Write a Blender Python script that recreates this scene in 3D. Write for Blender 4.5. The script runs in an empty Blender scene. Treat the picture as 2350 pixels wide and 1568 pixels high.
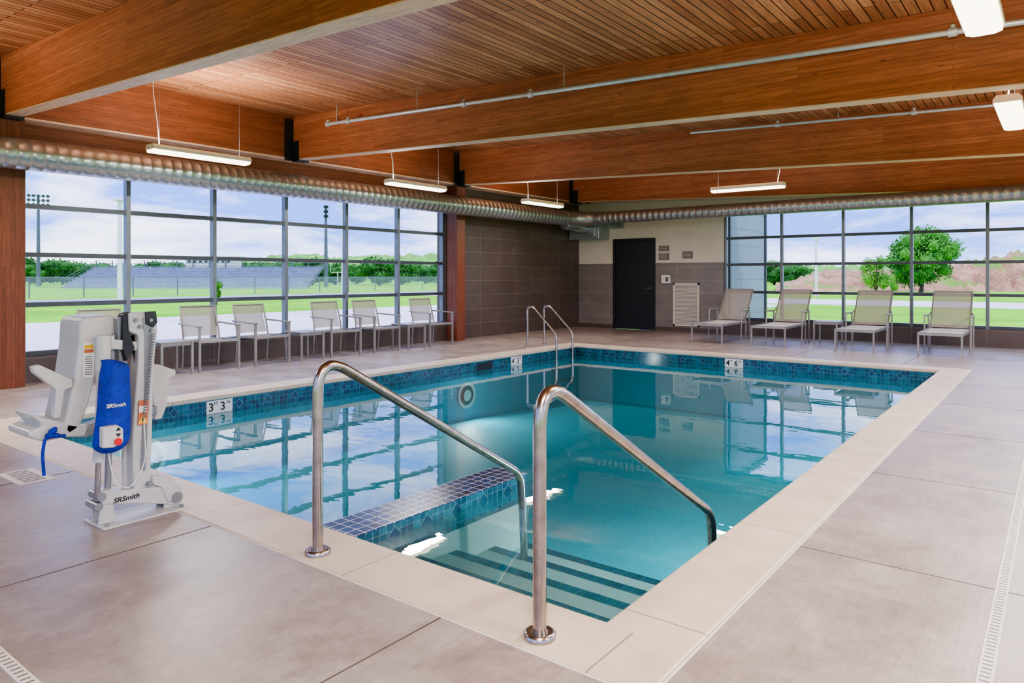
import bpy, math, random
from mathutils import Vector, Matrix
random.seed(7)
SC = bpy.context.scene
COL = SC.collection

# ------------------------------------------------------------------ helpers
def lin(h):
    h = h.lstrip('#'); o = []
    for i in (0, 2, 4):
        c = int(h[i:i+2], 16) / 255
        o.append(c/12.92 if c <= .04045 else ((c+.055)/1.055)**2.4)
    return (o[0], o[1], o[2], 1)

MATS = {}
def newmat(name):
    m = bpy.data.materials.new(name); m.use_nodes = True
    nt = m.node_tree; b = nt.nodes['Principled BSDF']
    MATS[name] = m
    return m, nt, b
def N(nt, t, **kw):
    n = nt.nodes.new(t)
    for k, v in kw.items(): setattr(n, k, v)
    return n
def mixc(nt, fac, a, b, blend='MIX'):
    n = N(nt, 'ShaderNodeMix', data_type='RGBA', blend_type=blend)
    for i, s in ((0, fac), (6, a), (7, b)):
        if isinstance(s, (int, float)): n.inputs[i].default_value = s
        elif isinstance(s, tuple): n.inputs[i].default_value = s
        else: nt.links.new(s, n.inputs[i])
    return n.outputs[2]
def math_(nt, op, a, b=None, clamp=False):
    n = N(nt, 'ShaderNodeMath', operation=op, use_clamp=clamp)
    for i, s in ((0, a), (1, b)):
        if s is None: continue
        if isinstance(s, (int, float)): n.inputs[i].default_value = s
        else: nt.links.new(s, n.inputs[i])
    return n.outputs[0]
def noise(nt, vec, scale, detail=4, rough=.55, dist=0):
    n = N(nt, 'ShaderNodeTexNoise')
    n.inputs['Scale'].default_value = scale
    n.inputs['Detail'].default_value = detail
    n.inputs['Roughness'].default_value = rough
    n.inputs['Distortion'].default_value = dist
    if vec is not None: nt.links.new(vec, n.inputs['Vector'])
    return n.outputs[0]
def ramp(nt, fac, stops):
    n = N(nt, 'ShaderNodeValToRGB')
    while len(n.color_ramp.elements) < len(stops): n.color_ramp.elements.new(.5)
    for e, (p, c) in zip(n.color_ramp.elements, stops):
        e.position = p; e.color = c if isinstance(c, tuple) else (c, c, c, 1)
    nt.links.new(fac, n.inputs[0])
    return n.outputs[0]
def pos(nt, s=(1, 1, 1), obj=False):
    if obj:
        g = N(nt, 'ShaderNodeTexCoord').outputs['Object']
    else:
        g = N(nt, 'ShaderNodeNewGeometry').outputs['Position']
    m = N(nt, 'ShaderNodeMapping'); m.inputs['Scale'].default_value = s
    nt.links.new(g, m.inputs[0]); return m.outputs[0]
def bump(nt, b, h, strength=.3, dist=.01):
    n = N(nt, 'ShaderNodeBump'); n.inputs['Strength'].default_value = strength
    n.inputs['Distance'].default_value = dist
    nt.links.new(h, n.inputs['Height']); nt.links.new(n.outputs[0], b.inputs['Normal'])
    return n

def simple(name, c1, c2=None, rough=.5, metal=0, scale=8, bmp=0, spec=None, emit=0, coat=0, world=False, alpha=None):
    m, nt, b = newmat(name)
    c1 = lin(c1); c2 = lin(c2) if c2 else tuple(x*.88 for x in c1[:3])+(1,)
    f = noise(nt, pos(nt, obj=not world), scale)
    f = ramp(nt, f, [(.3, 0.), (.7, 1.)])
    nt.links.new(mixc(nt, f, c1, c2), b.inputs['Base Color'])
    b.inputs['Roughness'].default_value = rough
    b.inputs['Metallic'].default_value = metal
    if alpha: b.inputs['Alpha'].default_value = alpha
    if spec is not None: b.inputs['Specular IOR Level'].default_value = spec
    if coat: b.inputs['Coat Weight'].default_value = coat
    if emit:
        b.inputs['Emission Color'].default_value = c1
        b.inputs['Emission Strength'].default_value = emit
    if bmp: bump(nt, b, f, bmp, .01)
    return m

def brick(name, axes, bw, rh, mortar, c1, c2, cm, offset=.5, rough=.4, var=.3, vs=3, bmp=.3, grain=None, metal=0, spec=.5, knots=None):
    m, nt, b = newmat(name)
    g = N(nt, 'ShaderNodeNewGeometry').outputs['Position']
    sp = N(nt, 'ShaderNodeSeparateXYZ'); nt.links.new(g, sp.inputs[0])
    d = {'x': sp.outputs[0], 'y': sp.outputs[1], 'z': sp.outputs[2]}
    d['h'] = math_(nt, 'ADD', sp.outputs[0], sp.outputs[1])
    cb = N(nt, 'ShaderNodeCombineXYZ')
    nt.links.new(d[axes[0]], cb.inputs[0]); nt.links.new(d[axes[1]], cb.inputs[1])
    t = N(nt, 'ShaderNodeTexBrick', offset=offset, squash=1.0)
    nt.links.new(cb.outputs[0], t.inputs['Vector'])
    t.inputs['Color1'].default_value = lin(c1); t.inputs['Color2'].default_value = lin(c2)
    t.inputs['Mortar'].default_value = lin(cm)
    t.inputs['Scale'].default_value = 1; t.inputs['Mortar Size'].default_value = mortar
    t.inputs['Mortar Smooth'].default_value = .1; t.inputs['Bias'].default_value = 0
    t.inputs['Brick Width'].default_value = bw; t.inputs['Row Height'].default_value = rh
    col = t.outputs['Color']
    gs = grain or (1, 1, 1)
    nz = noise(nt, pos(nt, gs), vs, 6, .6, .4 if grain else 0)
    r = ramp(nt, nz, [(.25, 1-var), (.75, 1+var*.4)])
    col = mixc(nt, 1., col, r, 'MULTIPLY')
    if knots:
        v = N(nt, 'ShaderNodeTexVoronoi'); v.inputs['Scale'].default_value = 1
        nt.links.new(pos(nt, knots), v.inputs['Vector'])
        k = ramp(nt, v.outputs['Distance'], [(.04, 1.), (.10, 0.)])
        col = mixc(nt, math_(nt, 'MULTIPLY', k, .6), col, lin('#3a1a0c'))
        big = noise(nt, pos(nt), .6, 3)
        col = mixc(nt, 1., col, ramp(nt, big, [(.3, .85), (.7, 1.08)]), 'MULTIPLY')
    nt.links.new(col, b.inputs['Base Color'])
    b.inputs['Roughness'].default_value = rough; b.inputs['Metallic'].default_value = metal
    b.inputs['Specular IOR Level'].default_value = spec
    inv = math_(nt, 'SUBTRACT', 1., t.outputs['Fac'])
    if bmp: bump(nt, b, inv, bmp, .004)
    return m

class MB:
    def __init__(s): s.v = []; s.f = []; s.mi = []; s.sm = []; s.mats = []
    def m(s, mat):
        if mat not in s.mats: s.mats.append(mat)
        return s.mats.index(mat)
    def face(s, vs, mat, smooth=False):
        o = len(s.v); s.v += [tuple(p) for p in vs]
        s.f.append(tuple(range(o, o+len(vs)))); s.mi.append(s.m(mat)); s.sm.append(smooth)
    def _quads(s, vs, fs, mat, smooth=False):
        o = len(s.v); s.v += [tuple(p) for p in vs]; k = s.m(mat)
        for f in fs: s.f.append(tuple(i+o for i in f)); s.mi.append(k); s.sm.append(smooth)
    def box(s, x0, x1, y0, y1, z0, z1, mat, M=None, zf=None):
        vs = [Vector((x, y, z)) for z in (z0, z1) for y in (y0, y1) for x in (x0, x1)]
        if zf: vs = [Vector((p.x, p.y, p.z+zf(p.x))) for p in vs]
        if M: vs = [M @ p for p in vs]
        s._quads(vs, [(0, 2, 3, 1), (4, 5, 7, 6), (0, 1, 5, 4), (2, 6, 7, 3), (0, 4, 6, 2), (1, 3, 7, 5)], mat)
    def beam(s, a, b, w, h, mat, up=(0, 0, 1)):
        a = Vector(a); b = Vector(b); d = (b-a); L = d.length; d.normalize()
        u = Vector(up)
        if abs(d.dot(u)) > .95: u = Vector((1, 0, 0))
        r = d.cross(u).normalized(); u = r.cross(d)
        M = Matrix.Translation(a) @ Matrix((r, d, u)).transposed().to_4x4()
        s.box(-w/2, w/2, 0, L, -h/2, h/2, mat, M)
    def prism(s, pts, axis, a, b, mat, smooth=False):
        def P(p, t):
            return {'x': (t, p[0], p[1]), 'y': (p[0], t, p[1]), 'z': (p[0], p[1], t)}[axis]
        n = len(pts)
        ar = sum(pts[i][0]*pts[(i+1) % n][1]-pts[(i+1) % n][0]*pts[i][1] for i in range(n))
        if (ar < 0) != (axis == 'y'): pts = pts[::-1]
        vs = [P(p, a) for p in pts]+[P(p, b) for p in pts]
        fs = [tuple(range(n))[::-1], tuple(range(n, 2*n))]
        s._quads(vs, fs, mat)
        s._quads(vs, [(i, (i+1) % n, n+(i+1) % n, n+i) for i in range(n)], mat, smooth)
    def tube(s, pts, r, mat, n=12, cap=True):
        pts = [Vector(p) for p in pts]; k = len(pts)
        rs = r if isinstance(r, (list, tuple)) else [r]*k
        T = []
        for i in range(k):
            a = pts[max(0, i-1)]; b = pts[min(k-1, i+1)]
            t = b-a
            T.append(t.normalized() if t.length > 1e-9 else Vector((0, 0, 1)))
        u = Vector((0, 0, 1)) if abs(T[0].z) < .9 else Vector((1, 0, 0))
        u = (u-T[0]*u.dot(T[0])).normalized()
        vs = []
        for i in range(k):
            u = (u-T[i]*u.dot(T[i])).normalized(); w = T[i].cross(u)
            for j in range(n):
                a = 2*math.pi*j/n
                vs.append(pts[i]+(u*math.cos(a)+w*math.sin(a))*rs[i])
        fs = []
        for i in range(k-1):
            for j in range(n):
                fs.append((i*n+j, i*n+(j+1) % n, (i+1)*n+(j+1) % n, (i+1)*n+j))
        s._quads(vs, fs, mat, True)
        if cap:
            s._quads(vs[:n], [tuple(range(n))[::-1]], mat)
            s._quads(vs[-n:], [tuple(range(n))], mat)
    def blob(s, c, r, mat, seg=10, rings=7, jit=0):
        rx, ry, rz = (r, r, r) if isinstance(r, (int, float)) else r
        vs = [(c[0], c[1], c[2]-rz)]
        for i in range(1, rings):
            t = math.pi*i/rings
            for j in range(seg):
                a = 2*math.pi*j/seg; q = 1+random.uniform(-jit, jit)
                vs.append((c[0]+rx*q*math.sin(t)*math.cos(a), c[1]+ry*q*math.sin(t)*math.sin(a), c[2]-rz*q*math.cos(t)))
        vs.append((c[0], c[1], c[2]+rz)); L = len(vs)-1
        fs = [(0, 1+(j+1) % seg, 1+j) for j in range(seg)]
        for i in range(rings-2):
            for j in range(seg):
                a = 1+i*seg
                fs.append((a+j, a+(j+1) % seg, a+seg+(j+1) % seg, a+seg+j))
        a = 1+(rings-2)*seg
        fs += [(a+j, a+(j+1) % seg, L) for j in range(seg)]
        s._quads(vs, fs, mat, True)
    def obj(s, name, parent=None, label=None, cat=None, kind=None, bevel=0, loc=None, group=None, segs=2):
        me = bpy.data.meshes.new(name); me.from_pydata(s.v, [], s.f)
        for m in s.mats: me.materials.append(m)
        for p, i, sm in zip(me.polygons, s.mi, s.sm): p.material_index = i; p.use_smooth = sm
        me.update()
        o = bpy.data.objects.new(name, me); COL.objects.link(o)
        if parent: o.parent = parent
        if loc: o.location = loc
        tag(o, label, cat, kind, group)
        if bevel:
            w = o.modifiers.new('weld', 'WELD'); w.merge_threshold = .00005
            bm = o.modifiers.new('bevel', 'BEVEL'); bm.width = bevel; bm.segments = segs
            bm.limit_method = 'ANGLE'; bm.angle_limit = math.radians(40)
        return o
def tag(o, label=None, cat=None, kind=None, group=None):
    if label: o['label'] = label
    if cat: o['category'] = cat
    if kind: o['kind'] = kind
    if group: o['group'] = group
def thing(name, label, cat, loc=(0, 0, 0), rot=0, group=None, kind=None):
    o = bpy.data.objects.new(name, None); COL.objects.link(o)
    o.location = loc; o.rotation_euler = (0, 0, rot); o.empty_display_size = .1
    tag(o, label, cat, kind, group); return o
def dup(o, loc=None, rot=None, parent=None, label=None):
    c = o.copy(); COL.objects.link(c)
    if parent: c.parent = parent
    if loc is not None: c.location = loc
    if rot is not None: c.rotation_euler = (0, 0, rot)
    if label: c['label'] = label
    for ch in o.children: dup(ch, parent=c)
    return c
def fillet(pts, r, n=6):
    pts = [Vector(p) for p in pts]; out = [pts[0]]
    for i in range(1, len(pts)-1):
        p = pts[i]; a = pts[i-1]-p; b = pts[i+1]-p
        rr = r[i-1] if isinstance(r, (list, tuple)) else r
        q = min(rr, a.length*.49, b.length*.49)
        A = p+a.normalized()*q; B = p+b.normalized()*q
        for k in range(n+1):
            t = k/n; out.append(A*(1-t)**2+p*2*t*(1-t)+B*t*t)
    out.append(pts[-1]); return out
def text(body, size, mat, loc, rot, parent, name='lettering', bold=0, sx=1, ext=.0006, shear=0):
    cu = bpy.data.curves.new('t', 'FONT'); cu.body = body; cu.size = size; cu.extrude = ext
    cu.align_x = 'CENTER'; cu.align_y = 'CENTER'; cu.offset = bold; cu.shear = shear
    o = bpy.data.objects.new('t', cu); COL.objects.link(o)
    dg = bpy.context.evaluated_depsgraph_get()
    me = bpy.data.meshes.new_from_object(o.evaluated_get(dg))
    bpy.data.objects.remove(o)
    me.materials.clear(); me.materials.append(mat)
    n = bpy.data.objects.new(name, me); COL.objects.link(n)
    n.parent = parent; n.location = loc; n.rotation_euler = rot; n.scale = (sx, 1, 1)
    return n
HP = math.pi/2

# ------------------------------------------------------------------ camera
F = 1640.; CH = 1.28; YAW = math.radians(37.65)
SN, CS = math.sin(YAW), math.cos(YAW)
cam = bpy.data.cameras.new('camera'); camo = bpy.data.objects.new('camera', cam); COL.objects.link(camo)
camo.location = (0, 0, CH); camo.rotation_euler = (HP, 0, YAW)
cam.sensor_width = 36; cam.lens = F/2350*36; cam.shift_y = -149/2350; cam.clip_end = 2000; cam.clip_start = .05
SC.camera = camo
def image_point(px, d, z=0):
    """world point at image pixel column px and depth d from the camera"""
    c = (px-1175)/F  # image pixel column to offset from the view axis
    return Vector((d*(-SN+CS*c), d*(CS+SN*c), z))
def zat(py, d): return CH-(py-635)*d/F

PX0, PX1, PY0, PY1 = -7.22, -1.32, 2.29, 11.33      # pool inner edge
CW = .32                                            # coping width
OX0, OX1, OY0, OY1 = PX0-CW, PX1+CW, PY0-CW, PY1+CW
RX0, RX1, RY0, RY1 = -9.8, 3.0, -2.5, 15.5

# ------------------------------------------------------------------ materials
def concrete():
    m, nt, b = newmat('brushed_concrete')
    p = pos(nt)
    big = noise(nt, p, .55, 5, .6, .2)
    mid = noise(nt, p, 2.4, 8, .75, .2)
    fine = noise(nt, p, 18, 6, .75)
    str_ = noise(nt, pos(nt, (70, 2.5, 1)), 1.0, 4, .65)
    c = mixc(nt, ramp(nt, big, [(.36, 0.), (.64, 1.)]), lin('#a0928a'), lin('#87786f'))
    c = mixc(nt, ramp(nt, mid, [(.44, 0.), (.68, .6)]), c, lin('#b5aaa3'))
    c = mixc(nt, 1., c, ramp(nt, str_, [(.2, .84), (.8, 1.1)]), 'MULTIPLY')
    c = mixc(nt, 1., c, ramp(nt, fine, [(.3, .84), (.7, 1.08)]), 'MULTIPLY')
    nt.links.new(c, b.inputs['Base Color'])
    r = ramp(nt, mid, [(.3, .26), (.7, .44)])
    nt.links.new(r, b.inputs['Roughness'])
    bump(nt, b, str_, .12, .004)
    return m
M_deck = concrete()
M_joint = simple('joint_filler', '#574b44', rough=.8)
M_caulk = simple('pale_caulk', '#d8cec5', rough=.6)
def coping_mat():
    m, nt, b = newmat('cast_stone_coping')
    f = ramp(nt, noise(nt, pos(nt), 4, 6), [(.3, 0.), (.7, 1.)])
    c = mixc(nt, f, lin('#d2c2ad'), lin('#bfae98'))
    sp = N(nt, 'ShaderNodeSeparateXYZ'); nt.links.new(pos(nt), sp.inputs[0])
    def line(s):
        fr = math_(nt, 'FRACT', math_(nt, 'DIVIDE', math_(nt, 'ADD', s, 20.13), 1.22))
        return math_(nt, 'LESS_THAN', math_(nt, 'ABSOLUTE', math_(nt, 'SUBTRACT', fr, .5)), .0028)
    ends = math_(nt, 'ADD', math_(nt, 'LESS_THAN', sp.outputs[1], PY0), math_(nt, 'GREATER_THAN', sp.outputs[1], PY1))
    a = math_(nt, 'MULTIPLY', ends, line(sp.outputs[0]))
    b2 = math_(nt, 'MULTIPLY', math_(nt, 'SUBTRACT', 1., ends), line(sp.outputs[1]))
    c = mixc(nt, math_(nt, 'MULTIPLY', math_(nt, 'ADD', a, b2), .75), c, lin('#6f6259'))
    nt.links.new(c, b.inputs['Base Color']); b.inputs['Roughness'].default_value = .42
    bump(nt, b, f, .05, .01); return m
M_coping = coping_mat()
M_cream = simple('cream_paint', '#d3ccc0', '#cbc3b7', rough=.6, scale=2)
M_tilewall = brick('taupe_wall_tile', 'hz', .6, .3, .003, '#53463e', '#5b4e46', '#7d726b', rough=.35, var=.2, bmp=.2, offset=0)
M_tilegrey = brick('grey_wall_tile', 'hz', .6, .3, .003, '#79716c', '#827a75', '#a39b95', rough=.35, var=.2, bmp=.2, offset=0)
def wood(name, axes, grain, c1, c2, cm, bw, rh, mortar, var=.45, rough=.5, vs=3.5, off=.37, knots=None):
    return brick(name, axes, bw, rh, mortar, c1, c2, cm, offset=off, rough=rough, var=var, vs=vs, bmp=.25, grain=grain, spec=.35, knots=knots)
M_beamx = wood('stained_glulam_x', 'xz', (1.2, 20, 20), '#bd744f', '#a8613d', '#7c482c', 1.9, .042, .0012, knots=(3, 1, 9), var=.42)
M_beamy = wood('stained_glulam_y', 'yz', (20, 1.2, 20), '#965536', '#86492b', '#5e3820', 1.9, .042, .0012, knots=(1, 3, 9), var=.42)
M_beamlow = wood('beam_underside_bounce_tint', 'xy', (1.2, 16, 20), '#ecc8ae', '#dfb798', '#d0a688', 2.5, .4, .0005, var=.4)  # bounced light on beam undersides painted in as a paler wood colour
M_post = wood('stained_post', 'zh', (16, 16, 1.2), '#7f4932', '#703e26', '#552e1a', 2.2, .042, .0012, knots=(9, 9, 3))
M_plank = wood('stained_plank_ceiling', 'yx', (14, .9, 1), '#d3966c', '#aa6d48', '#482817', 2.4, .092, .0058, var=.5, rough=.34, vs=3, knots=(9, 2.5, 1))
M_black = simple('black_steel', '#16181c', '#1d2025', rough=.45)
def galv():
    m, nt, b = newmat('galvanised_steel')
    p = pos(nt)
    v = N(nt, 'ShaderNodeTexVoronoi'); v.inputs['Scale'].default_value = 28; nt.links.new(p, v.inputs['Vector'])
    c = mixc(nt, ramp(nt, v.outputs['Color'], [(0, 0.), (1, 1.)]), lin('#b4b8bd'), lin('#a2a7ad'))
    nt.links.new(c, b.inputs['Base Color'])
    b.inputs['Metallic'].default_value = .75; b.inputs['Roughness'].default_value = .28
    return m
M_galv = galv()
M_cond = simple('zinc_conduit', '#d2d3d4', '#bfc0c2', rough=.35, metal=.5)
M_white = simple('white_enamel', '#e6e4de', rough=.35)
M_lens = simple('acrylic_lens', '#fff4d2', '#fff0c8', rough=.4, emit=4)
M_frame = simple('anodised_window_frame', '#4a4d52', '#42464c', rough=.4, metal=.3)
M_framev = simple('anodised_mullion', '#74777b', '#696d71', rough=.35, metal=.4)
M_door = simple('charcoal_door_paint', '#22232a', '#1c1d23', rough=.4)
M_steel = simple('brushed_stainless', '#b8ada3', '#998e85', rough=.24, metal=1, scale=20)
M_alu = simple('satin_aluminium', '#9f9a93', '#8c8780', rough=.36, metal=.5)
M_slingb = simple('taupe_sling_mesh', '#a29c92', '#938d84', rough=.7, scale=60, alpha=.86)
M_slings = simple('sling_mesh_lit_tint', '#d2cfc8', '#c5c2ba', rough=.7, scale=60)  # seat sling whitened in colour to stand in for reflected light
M_plate = simple('dark_plaque', '#69645f', rough=.5)
M_black_ink = simple('black_ink', '#111214', rough=.5)
M_wtile = simple('white_marker_tile', '#e6e4de', rough=.25)

def glass():
    m, nt, b = newmat('window_glass')
    nt.nodes.remove(b); out = nt.nodes['Material Output']
    t = N(nt, 'ShaderNodeBsdfTransparent'); t.inputs[0].default_value = (.97, .98, .99, 1)
    g = N(nt, 'ShaderNodeBsdfGlossy'); g.inputs['Roughness'].default_value = .02
    fr = N(nt, 'ShaderNodeFresnel'); fr.inputs[0].default_value = 1.1
    nz = noise(nt, pos(nt), .3)
    mx = N(nt, 'ShaderNodeMixShader')
    nt.links.new(math_(nt, 'MULTIPLY', fr.outputs[0], nz), mx.inputs[0])
    nt.links.new(t.outputs[0], mx.inputs[1]); nt.links.new(g.outputs[0], mx.inputs[2])
    nt.links.new(mx.outputs[0], out.inputs[0]); return m
M_glass = glass()
def water():
    m, nt, b = newmat('pool_water')
    nt.nodes.remove(b); out = nt.nodes['Material Output']
    t = N(nt, 'ShaderNodeBsdfTransparent'); t.inputs[0].default_value = (.86, .985, .99, 1)
    df = N(nt, 'ShaderNodeBsdfDiffuse'); df.inputs[0].default_value = lin('#37a6ba')
    body = N(nt, 'ShaderNodeMixShader'); body.inputs[0].default_value = .17
    nt.links.new(t.outputs[0], body.inputs[1]); nt.links.new(df.outputs[0], body.inputs[2])
    g = N(nt, 'ShaderNodeBsdfGlossy'); g.inputs['Roughness'].default_value = .0
    g.inputs[0].default_value = (1, 1, 1, 1)
    fr = N(nt, 'ShaderNodeFresnel'); fr.inputs[0].default_value = 1.55
    n1 = noise(nt, pos(nt, (1, 1.6, 1)), 1.3, 3, .5, .3)
    n2 = noise(nt, pos(nt, (1, 1, 1)), 9, 2, .5)
    h = math_(nt, 'ADD', n1, math_(nt, 'MULTIPLY', n2, .06))
    bp = N(nt, 'ShaderNodeBump'); bp.inputs['Strength'].default_value = .2; bp.inputs['Distance'].default_value = .01
    nt.links.new(h, bp.inputs['Height'])
    nt.links.new(bp.outputs[0], g.inputs['Normal']); nt.links.new(bp.outputs[0], fr.inputs['Normal'])
    mx = N(nt, 'ShaderNodeMixShader')
    nt.links.new(fr.outputs[0], mx.inputs[0])
    nt.links.new(body.outputs[0], mx.inputs[1]); nt.links.new(g.outputs[0], mx.inputs[2])
    nt.links.new(mx.outputs[0], out.inputs[0]); return m
M_water = water()
M_basin = simple('teal_pool_plaster', '#38afc4', '#2fa3b9', rough=.6, scale=1.2)
M_stepp = simple('step_plaster', '#c6dcd9', '#b8d0cf', rough=.6, scale=3)
M_bandL = brick('teal_waterline_tile', 'hz', .052, .052, .0018, '#153f57', '#2a6d80', '#64888f', offset=0, rough=.14, var=.55, vs=14, bmp=.4)
M_bandT = brick('navy_top_tile', 'xy', .07, .07, .0036, '#13294f', '#1f4880', '#cfcfca', offset=0, rough=.22, var=.5, vs=14, bmp=.3, spec=.35)
M_navy = simple('navy_inlay_tile', '#163850', '#1c4a62', rough=.15, scale=30)
M_dline = simple('diamond_grout', '#7d9fa8', rough=.4)
M_strip = brick('navy_step_tile', 'xy', .065, .065, .003, '#0a2747', '#103356', '#466c7a', offset=0, rough=.2, var=.3, vs=14, bmp=.2)

# ------------------------------------------------------------------ room shell
def ceil(x): return 3.76-.037*(x+9.5)

fl = MB()
def slab(x0, x1, y0, y1): fl.box(x0, x1, y0, y1, -.15, 0, M_deck)
slab(RX0, OX0, RY0, RY1); slab(OX1, RX1, RY0, RY1); slab(OX0, OX1, RY0, OY0); slab(OX0, OX1, OY1, RY1)
jw = .003
def jx(y, x0, x1, m=M_joint, w=jw): fl.box(x0, x1, y-w, y+w, -.002, .0012, m)
def jy(x, y0, y1, m=M_joint, w=jw): fl.box(x-w, x+w, y0, y1, -.002, .0012, m)
for x in (-8.7, -6.9, -5.15, -3.46, -1.85): jy(x, RY0, OY0-.01)
for x in (-8.7, -6.9, -5.15, -3.46, -1.85, -.2): jy(x, OY1+.01, RY1)
for i in range(9):
    y = 1.9+1.62*i
    jx(y, OX1+.01, RX1, w=.0015); jx(y, RX0, OX0-.01, w=.0015)
for a in ((OX0, OX1, OY0, 'x'), (OX0, OX1, OY1, 'x')): jx(a[2]+(-.006 if a[2] == OY0 else .006), a[0], a[1], M_caulk, .005)
for x in (OX0-.006, OX1+.006): jy(x, OY0-.011, OY1+.011, M_caulk, .005)
fl.obj('floor', kind='structure', label='grey-beige brushed concrete pool deck with joints')

WX = [3.19+1.22*i for i in range(7)]
WZ = [.35, .94, 1.545, 2.13, 2.71]
w = MB()
w.box(-10.05, RX0, RY0-.2, WX[0]-.03, 0, 3.9, M_tilewall)
w.box(-10.05, RX0, WX[0]-.03, WX[-1]+.03, 0, WZ[0]-.03, M_tilewall)
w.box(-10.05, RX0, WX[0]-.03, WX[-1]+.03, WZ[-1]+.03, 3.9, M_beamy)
w.box(-10.05, RX0, WX[-1]+.03, RY1+.2, 0, 3.9, M_tilewall)
w.obj('wall_left', kind='structure', label='dark taupe tiled wall around a long window band')
BWX = [-5.97+1.22*i for i in range(8)]
DX0, DX1, DZ = -8.80, -7.66, 2.2
w = MB()
y0, y1 = RY1, RY1+.22
def two(x0, x1):
    w.box(x0, x1, y0, y1, 0, 1.6, M_tilegrey); w.box(x0, x1, y0+.006, y1, 1.6, 3.9, M_cream)
two(RX0, DX0); two(DX1, BWX[0]-.03)
w.box(DX0, DX1, y0+.006, y1, DZ, 3.9, M_cream)
w.box(BWX[0]-.03, RX1+.2, y0, y1, 0, WZ[0]-.03, M_tilewall)
w.box(BWX[0]-.03, RX1+.2, y0, y1, WZ[-1]+.03, 3.9, M_cream)
w.box(BWX[-1]+.03, RX1+.2, y0, y1, WZ[0]-.03, WZ[-1]+.03, M_cream)
w.obj('wall_back', kind='structure', label='cream painted wall over grey tile wainscot')
for nm, horiz in (('wall_right', False), ('wall_front', True)):  # unseen walls, mostly opened up to let in sky light as fill
    w = MB()
    if not horiz:
        w.box(RX1, RX1+.2, RY0, RY1, 0, .1, M_cream); w.box(RX1, RX1+.2, RY0, RY1, 2.95, 3.9, M_cream)
        for k in range(6):
            yy = RY0+k*(RY1-RY0-.3)/5; w.box(RX1, RX1+.2, yy, yy+.3, .1, 2.95, M_cream)
    else:
        w.box(RX0, RX1+.2, RY0-.2, RY0, 0, .1, M_cream); w.box(RX0, RX1+.2, RY0-.2, RY0, 3.0, 3.9, M_cream)
        for k in range(5):
            xx = RX0+k*(RX1-RX0-.3)/4; w.box(xx, xx+.3, RY0-.2, RY0, .1, 3.0, M_cream)
    w.obj(nm, kind='structure', label='unseen cream wall with wide openings added for sky light')
c = MB()
c.box(-10.4, 5.0, -4.5, 15.9, 0, .25, M_plank, zf=ceil)  # runs past right and front walls as an added overhang that blocks sun
c.obj('ceiling', kind='structure', label='honey stained tongue and groove plank ceiling')

def window(name, axis, fixed, us, label):
    root = thing(name, label, None, kind='structure')
    f = MB(); a, b = fixed
    def bx(u0, u1, z0, z1, m, da=0, db=0):
        if axis == 'y': f.box(a-da, b+db, u0, u1, z0, z1, m)
        else: f.box(u0, u1, a-da, b+db, z0, z1, m)
    for i, u in enumerate(us):
        wd = .027
        bx(u-wd, u+wd, WZ[0]-.03, WZ[-1]+.03, M_framev)
    for i in range(len(us)-1):
        for z in WZ: bx(us[i]+.027, us[i+1]-.027, z-.028, z+.028, M_frame)
    f.obj('window_frame', root, 'grey anodised aluminium grid frame')
    g = MB(); mid = (a+b)/2
    if axis == 'y': g.face([(mid, us[0], WZ[0]), (mid, us[-1], WZ[0]), (mid, us[-1], WZ[-1]), (mid, us[0], WZ[-1])], M_glass)
    else: g.face([(us[0], mid, WZ[0]), (us[-1], mid, WZ[0]), (us[-1], mid, WZ[-1]), (us[0], mid, WZ[-1])], M_glass)
    g.obj('glass', root, 'clear glazing')
window('window_1', 'y', (-9.93, -9.84), WX, 'long gridded window band with grey frame')
window('window_2', 'x', (15.54, 15.63), BWX, 'gridded window band with grey frame')

# door
d = thing('door_1', 'charcoal flush door in black frame', None, (0, 0, 0), kind='structure')
f = MB()
f.box(DX0, DX0+.06, RY1-.02, RY1+.12, 0, DZ, M_black); f.box(DX1-.06, DX1, RY1-.02, RY1+.12, 0, DZ, M_black)
f.box(DX0+.06, DX1-.06, RY1-.02, RY1+.12, DZ-.06, DZ, M_black); f.obj('door_frame', d, bevel=.004)
f = MB(); f.box(DX0+.06, DX1-.06, RY1+.03, RY1+.08, .005, DZ-.06, M_door); f.obj('door_leaf', d)
f = MB(); hx = DX1-.14
f.tube([(hx, RY1+.03, 1.0), (hx, RY1+.018, 1.0)], .03, M_steel, 14)
f.tube(fillet([(hx, RY1+.03, 1.0), (hx, RY1-.04, 1.0), (hx-.13, RY1-.04, 1.0)], .02), .009, M_steel, 8); f.obj('door_handle', d, 'satin steel lever handle')
b = MB(); b.box(RX0, DX0, RY1-.012, RY1, 0, .1, M_tilewall); b.box(DX1, BWX[0], RY1-.012, RY1, 0, .1, M_tilewall)
b.obj('baseboard_back', kind='structure', label='dark tile skirting')

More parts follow.
